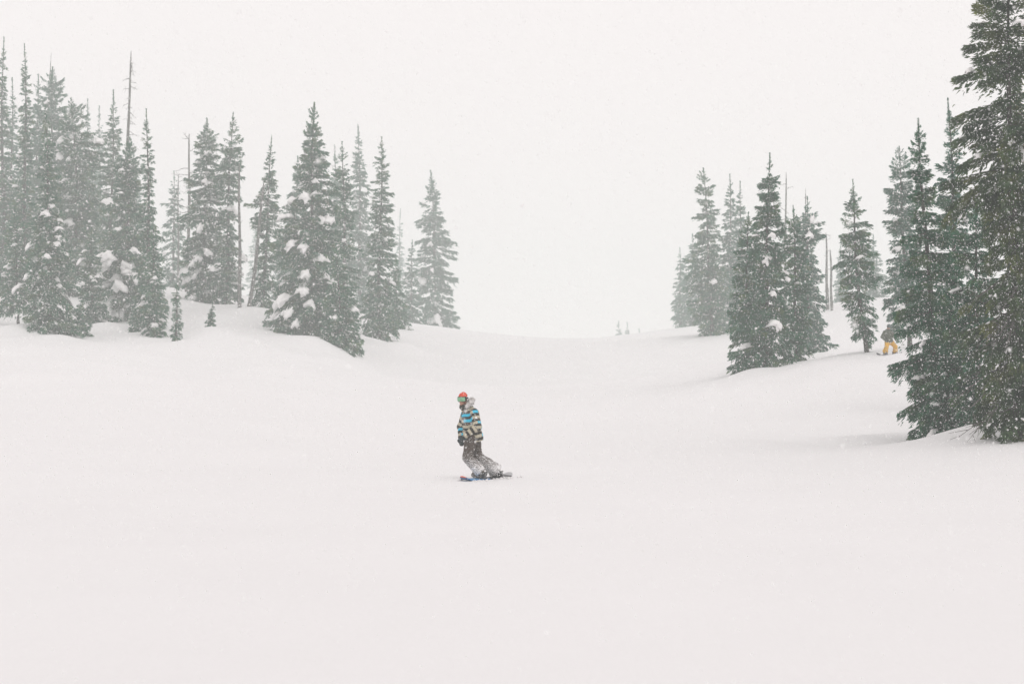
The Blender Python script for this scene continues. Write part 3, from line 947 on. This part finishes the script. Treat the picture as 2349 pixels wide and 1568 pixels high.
def rider(name, label, root_loc, J, face, mats, seed, fur=False, beanie=True, h=.0135):
    root = bpy.data.objects.new(name, None)
    col.objects.link(root)
    root.location = root_loc
    tag(root, label, 'person', 'snowboarders on the slope')
    J = {k: np.asarray(v, float) for k, v in J.items()}
    fw = unit(face)
    upv = np.array([0, 0, 1.0])
    rt = unit(np.cross(fw, upv))
    upv = np.cross(rt, fw)
    HM = np.stack([rt, fw, upv], 1)
    hc = J['head']

    def hp(r, f, u):
        return hc + rt * r + fw * f + upv * u
    pts = np.array(list(J.values()))
    lo, hi = pts.min(0) - .3, pts.max(0) + .3
    mid = (J['pelvis'] + J['neck']) / 2

    def body(p):
        d = [s_ell(p, hc, (.072, .090, .112), HM), s_ell(p, hp(0, .035, -.065), (.052, .055, .055), HM), s_cap(p, hp(0, .088, .0), hp(0, .106, -.028), .010, .016),
             s_cap(p, hp(-.02, .083, -.07), hp(.02, .083, -.07), .010, .010), s_ell(p, hp(0, .078, -.098), (.024, .02, .018), HM),
             s_cap(p, hp(-.035, .078, .02), hp(.035, .078, .02), .014, .014),
             s_ell(p, hp(.076, -.005, -.01), (.012, .02, .032), HM), s_ell(p, hp(-.076, -.005, -.01), (.012, .02, .032), HM)]
        o = smin(d, .018)
        t = [s_cap(p, hc - upv * .06, J['neck'], .05, .055), s_cap(p, J['neck'], mid, .09, .12), s_cap(p, mid, J['pelvis'], .12, .12), s_cap(p, J['shoL'], J['shoR'], .055, .055)]
        for k in 'LR':
            t += [s_cap(p, J['sho' + k], J['elb' + k], .048, .040), s_cap(p, J['elb' + k], J['wri' + k], .038, .028),
                  s_cap(p, J['hip' + k], J['kne' + k], .078, .058), s_cap(p, J['kne' + k], J['ank' + k], .054, .040), s_cap(p, J['ank' + k], J['toe' + k], .034, .026)]
        o = smin([o, smin(t, .05)], .03)
        for k, sg in (('L', 1), ('R', -1)):
            for c in hand_caps(J['wri' + k], J['tip' + k], sg, .008):
                o = smin([o, s_cap(p, *c)], .006)
        return o
    sdf_part('body', body, lo, hi, h, M_SKIN, root)

    def jacket(p):
        dn = unit(J['pelvis'] - J['neck'])
        hem = J['pelvis'] + dn * J['hem'][0]
        sw = J['shoL'] - J['shoR']
        t = [s_cap(p, J['shoL'] - sw * .12, J['shoR'] + sw * .12, .088, .088), s_cap(p, J['neck'] - dn * -.06, mid, .135, .168), s_cap(p, mid, J['pelvis'], .168, .178), s_cap(p, J['pelvis'], hem + dn * .1, .178, .19)]
        for k in 'LR':
            t += [s_cap(p, J['sho' + k], J['elb' + k], .084, .080), s_cap(p, J['elb' + k], J['wri' + k], .078, .058)]
        t += [s_cap(p, J['neck'], hc - upv * .155 - fw * .01, .085, .070)]
        o = smin(t, .045)
        o = o + .007 * vnoise(p * np.array([9, 9, 16]), seed) + .005 * vnoise(p * 26, seed + 1)
        o = np.maximum(o, (p - hem) @ dn)
        return o
    sdf_part('jacket', jacket, lo, hi, h, mats['jacket'], root, stripes(J, seed) if mats.get('stripes') else None)

    def trousers(p):
        t = [s_cap(p, J['hipL'], J['hipR'], .125, .125), s_cap(p, J['pelvis'], (J['hipL'] + J['hipR']) / 2, .13, .13)]
        o = smin(t, .05)
        for k in 'LR':
            a, kn = J['ank' + k], J['kne' + k]
            sh_ = unit(kn - a)
            leg = smin([s_cap(p, J['hip' + k], kn, .125, .100), s_cap(p, kn, a + sh_ * .03, .098, .122 if k == 'L' else .140)], .03)
            leg = np.maximum(leg, -((p - (a - sh_ * .01)) @ sh_))
            o = smin([o, leg], .025)
        return o + .008 * vnoise(p * np.array([10, 10, 13]), seed + 2) + .005 * vnoise(p * 28, seed + 3)
    sdf_part('trousers', trousers, lo, hi, h, mats['pants'], root)
    for k, sg in (('L', 1), ('R', -1)):
        w, tp = J['wri' + k], J['tip' + k]
        cs = hand_caps(w, tp, sg, .0155)
        fa = unit(w - J['elb' + k])

        def glove(p):
            o = smin([s_cap(p, *c) for c in cs], .010)
            return smin([o, s_cap(p, w - fa * .05, w + fa * .01, .047, .042)], .015)
        a = np.array([w, tp])
        sdf_part('glove', glove, a.min(0) - .11, a.max(0) + .11, .006, mats['glove'], root)
        an, to = J['ank' + k], J['toe' + k]
        fd = unit(to - an)
        sh_ = unit(J['kne' + k] - an)

        def boot(p):
            flat = np.array([fd[0], fd[1], fd[2]])
            heel = an - flat * .06 - np.array([0, 0, .055])
            toe = to - np.array([0, 0, .01])
            o = smin([s_cap(p, heel, toe, .052, .046), s_cap(p, an - np.array([0, 0, .03]), an + sh_ * .16, .066, .076), s_cap(p, an, to, .055, .04)], .03)
            o = o + .004 * np.sin(p[..., 2] * 190)
            return np.maximum(o, (J['sole'][2] + (p[..., 0] * J['slope'][0] + p[..., 1] * J['slope'][1])) - p[..., 2])
        a = np.array([an, to, an + sh_ * .16])
        bo = sdf_part('boot', boot, a.min(0) - .16, a.max(0) + .14, .012, M_BOOT, root)

    # head gear
    def cap_(p):
        o = s_ell(p, hp(0, -.006, .018), (.094, .108, .124), HM)
        o = o + .003 * vnoise(p * 60, 4)
        pl = ((p - hp(0, 0, .045)) @ unit(upv * 1 - fw * -.38))
        return np.maximum(o, -pl)
    sdf_part('beanie' if beanie else 'helmet', cap_, hc - .17, hc + .17, .006, mats['cap'], root)
    gog = bpy.data.objects.new('goggles', None)
    col.objects.link(gog)
    gog.parent = root

    def loc(p):
        q = (p - hc) @ HM
        return q[..., 0], q[..., 1], q[..., 2]

    def g_shape(p, grow, wd, z0, z1):
        x, y, z = loc(p)
        o = s_ell(p, hp(0, .0, .008), (.088 + grow, .108 + grow, .125 + grow), HM)
        bx_ = np.maximum(np.abs(x) - wd, np.abs(z - (z0 + z1) / 2) - (z1 - z0) / 2)
        nose = .022 - np.sqrt(x * x + (z + .052) ** 2)
        return np.maximum(np.maximum(np.maximum(o, bx_ * .9), nose), .02 - y)
    sdf_part('lens', lambda p: g_shape(p, .022, .086, -.040, .044), hc - .18, hc + .18, .0065, mats['lens'], gog)
    sdf_part('frame', lambda p: np.maximum(g_shape(p, .014, .094, -.048, .054), -.014 - 0 * p[..., 0]), hc - .18, hc + .18, .0065, M_FRAME, gog)

    def strap(p):
        x, y, z = loc(p)
        o = s_ell(p, hp(0, -.006, .012), (.099, .113, .125), HM)
        return np.maximum(np.maximum(o, np.abs(z - .018) - .020), y - .045)
    sdf_part('strap', strap, hc - .18, hc + .18, .0065, M_FRAME, gog)

    def scarf(p):
        o = smin([s_cap(p, J['neck'] + np.array([0, 0, .02]) + fw * .02, hp(0, .012, -.150), .088, .070), s_cap(p, J['neck'] + fw * .09, J['neck'] + fw * .12 - upv * .05, .045, .03)], .04)
        return o + .008 * vnoise(p * 22, 8) + .006 * np.sin(p[..., 2] * 120)
    sdf_part('scarf', scarf, J['neck'] - .22, J['neck'] + .25, .008, M_SCARF, root)
    if fur:
        arc = [np.asarray(q, float) for q in fur]

        def hood(p):
            o = smin([s_cap(p, arc[i], arc[i + 1], .042, .046) for i in range(len(arc) - 1)], .03)
            return o + .016 * vnoise(p * 34, 21) + .010 * vnoise(p * 80, 22)
        a = np.array(arc)
        ho = sdf_part('hood_trim', hood, a.min(0) - .1, a.max(0) + .1, .007, M_FUR, root)
        rg = np.random.default_rng(5)
        vs = np.array([x.co[:] for x in ho.data.vertices])
        pk = vs[rg.choice(len(vs), 500)]
        cen = a[np.argmin(np.linalg.norm(pk[:, None] - a[None], axis=2), 1)]
        d = pk - cen + rg.normal(0, .03, pk.shape)
        d /= np.linalg.norm(d, axis=1, keepdims=True)
        u = np.cross(d, rg.normal(0, 1, pk.shape))
        u /= np.linalg.norm(u, axis=1, keepdims=True)
        w = np.cross(d, u)
        V = np.stack([pk + u * .005, pk - u * .005 + w * .005, pk - w * .006, pk + d * rg.uniform(.018, .04, (500, 1))], 1).reshape(-1, 3)
        q = np.arange(500)[:, None] * 4
        F = np.concatenate([q + np.array([x]) for x in ((0, 1, 3), (1, 2, 3), (2, 0, 3))])
        tag(link('fur_tufts', mesh_np('fur_tufts', V, F, [M_FUR]), ho), kind='stuff')
    return root


def snowboard(label, nose, tail, mat, width=.27, feet=(), toe_dir=None, pattern=False, tip_up=.10, edge=0.0):
    """nose, tail: world points on the snow"""
    nose, tail = np.asarray(nose, float), np.asarray(tail, float)
    c = (nose + tail) / 2
    d = tail - nose
    Ln = np.linalg.norm(d)
    d = d / Ln
    lat = unit(np.cross([0, 0, 1.0], d))
    lat = unit(lat + np.array([0, 0, edge]))
    up = np.cross(d, lat)
    root = bpy.data.objects.new('snowboard', None)
    col.objects.link(root)
    root.location = c
    tag(root, label, 'snowboard', 'snowboards under the riders')
    ns, nw = 81, 9
    s = np.linspace(0, 1, ns)
    e = np.minimum(s, 1 - s) * Ln
    hwid = width / 2 * (1 - .12 * np.exp(-((s - .5) / .28) ** 2)) * np.sqrt(np.clip(1 - np.clip(1 - e / .17, 0, 1) ** 2, 0.0004, 1))
    zz = .012 + tip_up * np.clip(1 - e / .24, 0, 1) ** 2
    w = np.linspace(-1, 1, nw)
    top = (s[:, None, None] - .5) * Ln * d + (hwid[:, None] * w)[..., None] * lat + (zz[:, None] + 0 * w)[..., None] * up
    bot = top - up * .015
    V = np.concatenate([top.reshape(-1, 3), bot.reshape(-1, 3)])
    id0 = np.arange(ns * nw).reshape(ns, nw)
    id1 = id0 + ns * nw
    F = [np.stack([id0[:-1, :-1], id0[1:, :-1], id0[1:, 1:], id0[:-1, 1:]], -1).reshape(-1, 4), np.stack([id1[:-1, :-1], id1[:-1, 1:], id1[1:, 1:], id1[1:, :-1]], -1).reshape(-1, 4)]
    for a, b in ((id0[:, 0], id1[:, 0]), (id1[:, -1], id0[:, -1])):
        F.append(np.stack([a[:-1], b[:-1], b[1:], a[1:]], -1))
    for a, b in ((id1[0], id0[0]), (id0[-1], id1[-1])):
        F.append(np.stack([a[:-1], b[:-1], b[1:], a[1:]], -1))
    me = mesh_np('deck', V, np.concatenate(F), [mat])
    if pattern:
        sv = np.concatenate([np.repeat(s, nw)] * 2)
        wv = np.concatenate([np.tile(w, ns)] * 2)
        cc = np.tile(np.array([[.05, .05, .055]]), (len(sv), 1))
        cc[sv < .48] = (.04, .19, .44)
        cc[(sv < .46) & (np.abs(wv) < .3)] = (.10, .33, .58)
        cc[sv < .014] = (.85, .16, .06)
        cc[sv > .93] = (.45, .45, .46)
        cc[ns * nw:] *= .8
        at = me.color_attributes.new('pattern', 'FLOAT_COLOR', 'POINT')
        at.data.foreach_set('color', np.c_[cc, np.ones(len(cc))].astype(np.float32).ravel())
    link('deck', me, root)
    for fpos, tdir in feet:
        q = np.asarray(fpos, float) - c
        q = q - up * (q @ up)
        td = unit(np.asarray(tdir, float) - up * (np.asarray(tdir, float) @ up))
        sd = np.cross(up, td)
        B_ = bpy.data.objects.new('binding', None)
        col.objects.link(B_)
        B_.parent = root
        # base plate, highback, straps
        pl = []
        for (a, b, r) in ((-.12, .13, .014),):
            for k in (-.045, 0, .045):
                pts = q + td * np.linspace(a, b, 6)[:, None] + sd * k + up * .026
                pl.append(tube(pts, [.012, .02, .022, .022, .02, .012], 6))
        v, f = cat_meshes(pl)
        link('base_plate', mesh_np('base_plate', v, f, [M_BIND]), B_)
        an = np.linspace(-1.2, 1.2, 7)
        hb = np.array([[q - td * .10 * math.cos(a) - td * .02 + sd * .075 * math.sin(a) + up * z + td * -.25 * (z - .04) for a in an] for z in (.04, .09, .15)])
        inn = hb + (td * .012)
        vv = np.concatenate([hb.reshape(-1, 3), inn.reshape(-1, 3)])
        i0 = np.arange(21).reshape(3, 7)
        ff = [np.stack([i0[:-1, :-1], i0[:-1, 1:], i0[1:, 1:], i0[1:, :-1]], -1).reshape(-1, 4)]
        ff.append(ff[0][:, ::-1] + 21)
        for a in (i0[:, 0], i0[::-1, -1], i0[0, ::-1], i0[-1]):
            ff.append(np.stack([a[:-1], a[1:], a[1:] + 21, a[:-1] + 21], -1))
        link('highback', mesh_np('highback', vv, np.concatenate(ff), [M_BIND]), B_)
        for o_, z_ in ((.0, .13), (.10, .085)):
            aa = np.linspace(0, math.pi, 9)
            pts = np.array([q + td * o_ + sd * .072 * math.cos(a) + up * (.03 + (z_ - .03) * math.sin(a)) + td * .03 * math.sin(a) for a in aa])
            v, f = tube(pts, np.full(9, .010), 6)
            link('strap', mesh_np('strap', v, f, [M_BIND]), B_)
    return root


# rider in the striped jacket
bp_ = P(1102, 1101, 28)
bx_, by_ = bp_[0], bp_[1]


def gz_(x, y):
    return g1(x, y)


nose_w = np.array([bx_ - .346, by_ - .461, 0])
tail_w = np.array([bx_ + .584, by_ + .779, 0])
for q in (nose_w, tail_w):
    q[2] = gz_(q[0], q[1]) + .012
slope_ = (tail_w[2] - nose_w[2]) / np.linalg.norm((tail_w - nose_w)[:2])
rz_ = nose_w[2] + (tail_w[2] - nose_w[2]) * (.577 / 1.55)
snowboard('snowboard with blue nose and orange tip under the rider in striped jacket', nose_w, tail_w, M_BOARD, feet=(((bx_, by_, rz_), (-.92, .30, 0)), ((bx_ + .32, by_ + .427, rz_), (-.70, .71, 0))), pattern=True, tip_up=.08, edge=.09)
J1 = dict(pelvis=(-.150, .19, .86), neck=(-.250, .16, 1.385), head=(-.345, .115, 1.572), hem=(.135, 0, 0),
          shoL=(-.115, .015, 1.30), shoR=(-.300, .315, 1.30), elbL=(-.055, -.075, 1.03), wriL=(-.285, -.115, .865), tipL=(-.405, -.085, .755),
          elbR=(-.385, .350, 1.03), wriR=(-.395, .215, .815), tipR=(-.375, .150, .640),
          hipL=(-.185, .115, .800), hipR=(-.135, .275, .800), kneL=(-.255, .060, .415), kneR=(-.060, .330, .425),
          ankL=(.010, .0, .135), ankR=(.325, .430, .135), toeL=(-.135, .050, .085), toeR=(.205, .545, .085), sole=(0, 0, .034), slope=(0, 0, 0))
rider('person', 'snowboarder in striped cyan, beige and black jacket, red beanie and green goggles', (bx_, by_, rz_), J1, (-.50, -.85, -.06),
      dict(jacket=M_JACKET, pants=M_PANTS, glove=M_GLOVE, cap=M_BEANIE, lens=M_LENS, stripes=True), 3,
      fur=[(-.255, -.005, 1.43), (-.185, .035, 1.505), (-.165, .14, 1.545), (-.23, .25, 1.51), (-.34, .285, 1.44)])

# powder thrown up along the board
rs_ = np.random.default_rng(31)
dv_ = unit(tail_w - nose_w)
lt_ = unit(np.cross([0, 0, 1.0], dv_))
bm_ = []
for k in range(150):
    s_ = rs_.uniform(.05, 1.12)
    off_ = rs_.choice([-1, 1]) * (.12 + abs(rs_.normal(0, .07)))
    c_ = nose_w + (tail_w - nose_w) * s_ + lt_ * off_
    rr_ = rs_.uniform(.008, .030)
    c_[2] = gz_(c_[0], c_[1]) + rr_ * .2 + abs(rs_.normal(0, .012)) * (k % 4 == 0)
    bm_.append((np.array([(1, 0, 0), (-.9, .2, 0), (0, 1, 0), (.1, -1.1, 0), (0, 0, .8), (0, 0, -.6), (.7, .7, .3), (-.6, -.6, .35)]) * rr_ * rs_.uniform(.7, 1.5, 3) + c_,
                np.array([(0, 6, 4), (6, 2, 4), (2, 1, 4), (1, 7, 4), (7, 3, 4), (3, 0, 4), (6, 0, 5), (2, 6, 5), (1, 2, 5), (7, 1, 5), (3, 7, 5), (0, 3, 5)])))
v, f = cat_meshes(bm_)
tag(link('snow_spray', mesh_np('snow_spray', v, f, [M_SNOW])), 'crumbs of powder snow thrown up along the striped rider\'s snowboard', 'snow', kind='stuff')

# rider half hidden behind the right-hand trees
bq = P(2030.5, 819.5, 70)
bx2, by2 = bq[0], bq[1]
n2 = np.array([bx2 - .46, by2 - .21, 0])
t2 = np.array([bx2 + .92, by2 + .42, 0])
for q in (n2, t2):
    q[2] = gz_(q[0], q[1]) + .02
sl2 = (t2[2] - n2[2]) / (t2[0] - n2[0])
rz2 = n2[2] + sl2 * .46
snowboard('grey snowboard under the rider in yellow trousers by the right-hand trees', n2, t2, M_BOARD2, feet=(((bx2, by2, rz2), (.3, -.95, 0)), ((bx2 + .53, by2 + .24, rz2 + sl2 * .53), (.6, -.8, 0))))
J2 = dict(pelvis=(.235, .12, .66), neck=(.150, .10, 1.20), head=(.185, .04, 1.375), hem=(.06, 0, 0),
          shoL=(.320, .10, 1.11), shoR=(-.005, .10, 1.11), elbL=(.480, .05, .89), wriL=(.560, -.04, .70), tipL=(.60, -.08, .55),
          elbR=(-.125, .06, .88), wriR=(.02, -.06, .70), tipR=(.12, -.10, .62),
          hipL=(.340, .14, .62), hipR=(.130, .10, .62), kneL=(.520, .06, .40), kneR=(.045, -.10, .375),
          ankL=(.55, .25, .13 + sl2 * .53), ankR=(.0, .02, .13), toeL=(.60, .12, .085 + sl2 * .55), toeR=(.04, -.12, .085), sole=(0, 0, .03), slope=(sl2, 0, 0))
rider('person', 'snowboarder in dark jacket and yellow trousers half hidden by the right-hand trees', (bx2, by2, rz2), J2, (.42, -.90, -.15),
      dict(jacket=M_JACKET2, pants=M_PANTS2, glove=M_GLOVE, cap=M_HELMET2, lens=M_LENS2), 9, beanie=False, h=.018)


# ------------------------------------------------------------------ falling snow
M_FLAKE, t_, b_ = new_mat('snowflake')
t_.nodes.remove(b_)
df = N(t_, 'ShaderNodeBsdfDiffuse', Color=(0.97, 0.97, 0.97, 1))
tl = N(t_, 'ShaderNodeBsdfTranslucent', Color=(0.97, 0.97, 0.97, 1))
ms = N(t_, 'ShaderNodeMixShader')
ms.inputs[0].default_value = 0.85
t_.links.new(df.outputs[0], ms.inputs[1])
t_.links.new(tl.outputs[0], ms.inputs[2])
t_.links.new(ms.outputs[0], t_.nodes['Material Output'].inputs['Surface'])
rf = np.random.default_rng(11)
ys = np.linspace(3.2, 62, 400)
hwx, up_, dn_ = .36 * 1.18 * ys + 1.6, .31 * ys * 1.08 + .8, .22 * ys * 1.08 + .8
per = 35.0 * np.minimum(1, 25 / ys) * np.clip(ys / 15, .12, 1) ** 1.3 * (2 * hwx) * (up_ + dn_)          # flakes per metre of depth
cdf = np.cumsum(per) * (ys[1] - ys[0])
NF = int(cdf[-1])
yy = np.interp(rf.random(NF) * cdf[-1], cdf, ys)
xx = rf.uniform(-1, 1, NF) * (.36 * 1.18 * yy + 1.6)
zz = CZ + np.where(True, rf.uniform(-(.22 * 1.08), .31 * 1.08, NF) * yy + rf.uniform(-.8, .8, NF), 0)
ok = zz > ground(xx, yy) + .03
c = np.stack([xx, yy, zz], -1)[ok]
nf = len(c)
print('flakes', nf)
r = .0045 * np.exp(rf.normal(0, .33, nf))
ax = rf.normal(0, 1, (nf, 3)) * .6 + np.array([.45, .1, -1.0])
ax /= np.linalg.norm(ax, axis=1, keepdims=True)
u = np.cross(ax, rf.normal(0, 1, (nf, 3)))
u /= np.linalg.norm(u, axis=1, keepdims=True)
w = np.cross(ax, u)
R1 = r[:, None]
V = np.stack([c + ax * R1 * 1.5, c - ax * R1 * .8 + u * R1 * 1.1, c - ax * R1 * .8 - u * R1 * 1.1], 1).reshape(-1, 3)
F = np.arange(nf * 3).reshape(-1, 3)
tag(link('falling_snow', mesh_np('falling_snow', V, F, [M_FLAKE])), 'white flakes of falling snow filling the air', 'snow', kind='stuff')

# ------------------------------------------------------------------ haze
hz = bpy.data.materials.new('haze')
hz.use_nodes = True
t_ = hz.node_tree
t_.nodes.clear()
o_ = t_.nodes.new('ShaderNodeOutputMaterial')
pv = t_.nodes.new('ShaderNodeVolumePrincipled')
pv.inputs['Color'].default_value = (0.928, 0.985, 0.966, 1)
pv.inputs['Density'].default_value = 0.0026
t_.links.new(pv.outputs[0], o_.inputs['Volume'])
x0, x1, y0, y1, z0, z1 = -304, 304, -144, 454, float(GZ.min()) - 1, max(float(GZ.max()), TOP[0]) + 3
hv = np.array([(x, y, z) for x in (x0, x1) for y in (y0, y1) for z in (z0, z1)])
hf = np.array([(0, 1, 3, 2), (4, 6, 7, 5), (0, 4, 5, 1), (2, 3, 7, 6), (0, 2, 6, 4), (1, 5, 7, 3)])
tag(link('haze', mesh_np('haze', hv, hf, [hz], smooth=False)), 'pale snowy haze filling the air', 'haze', kind='stuff')
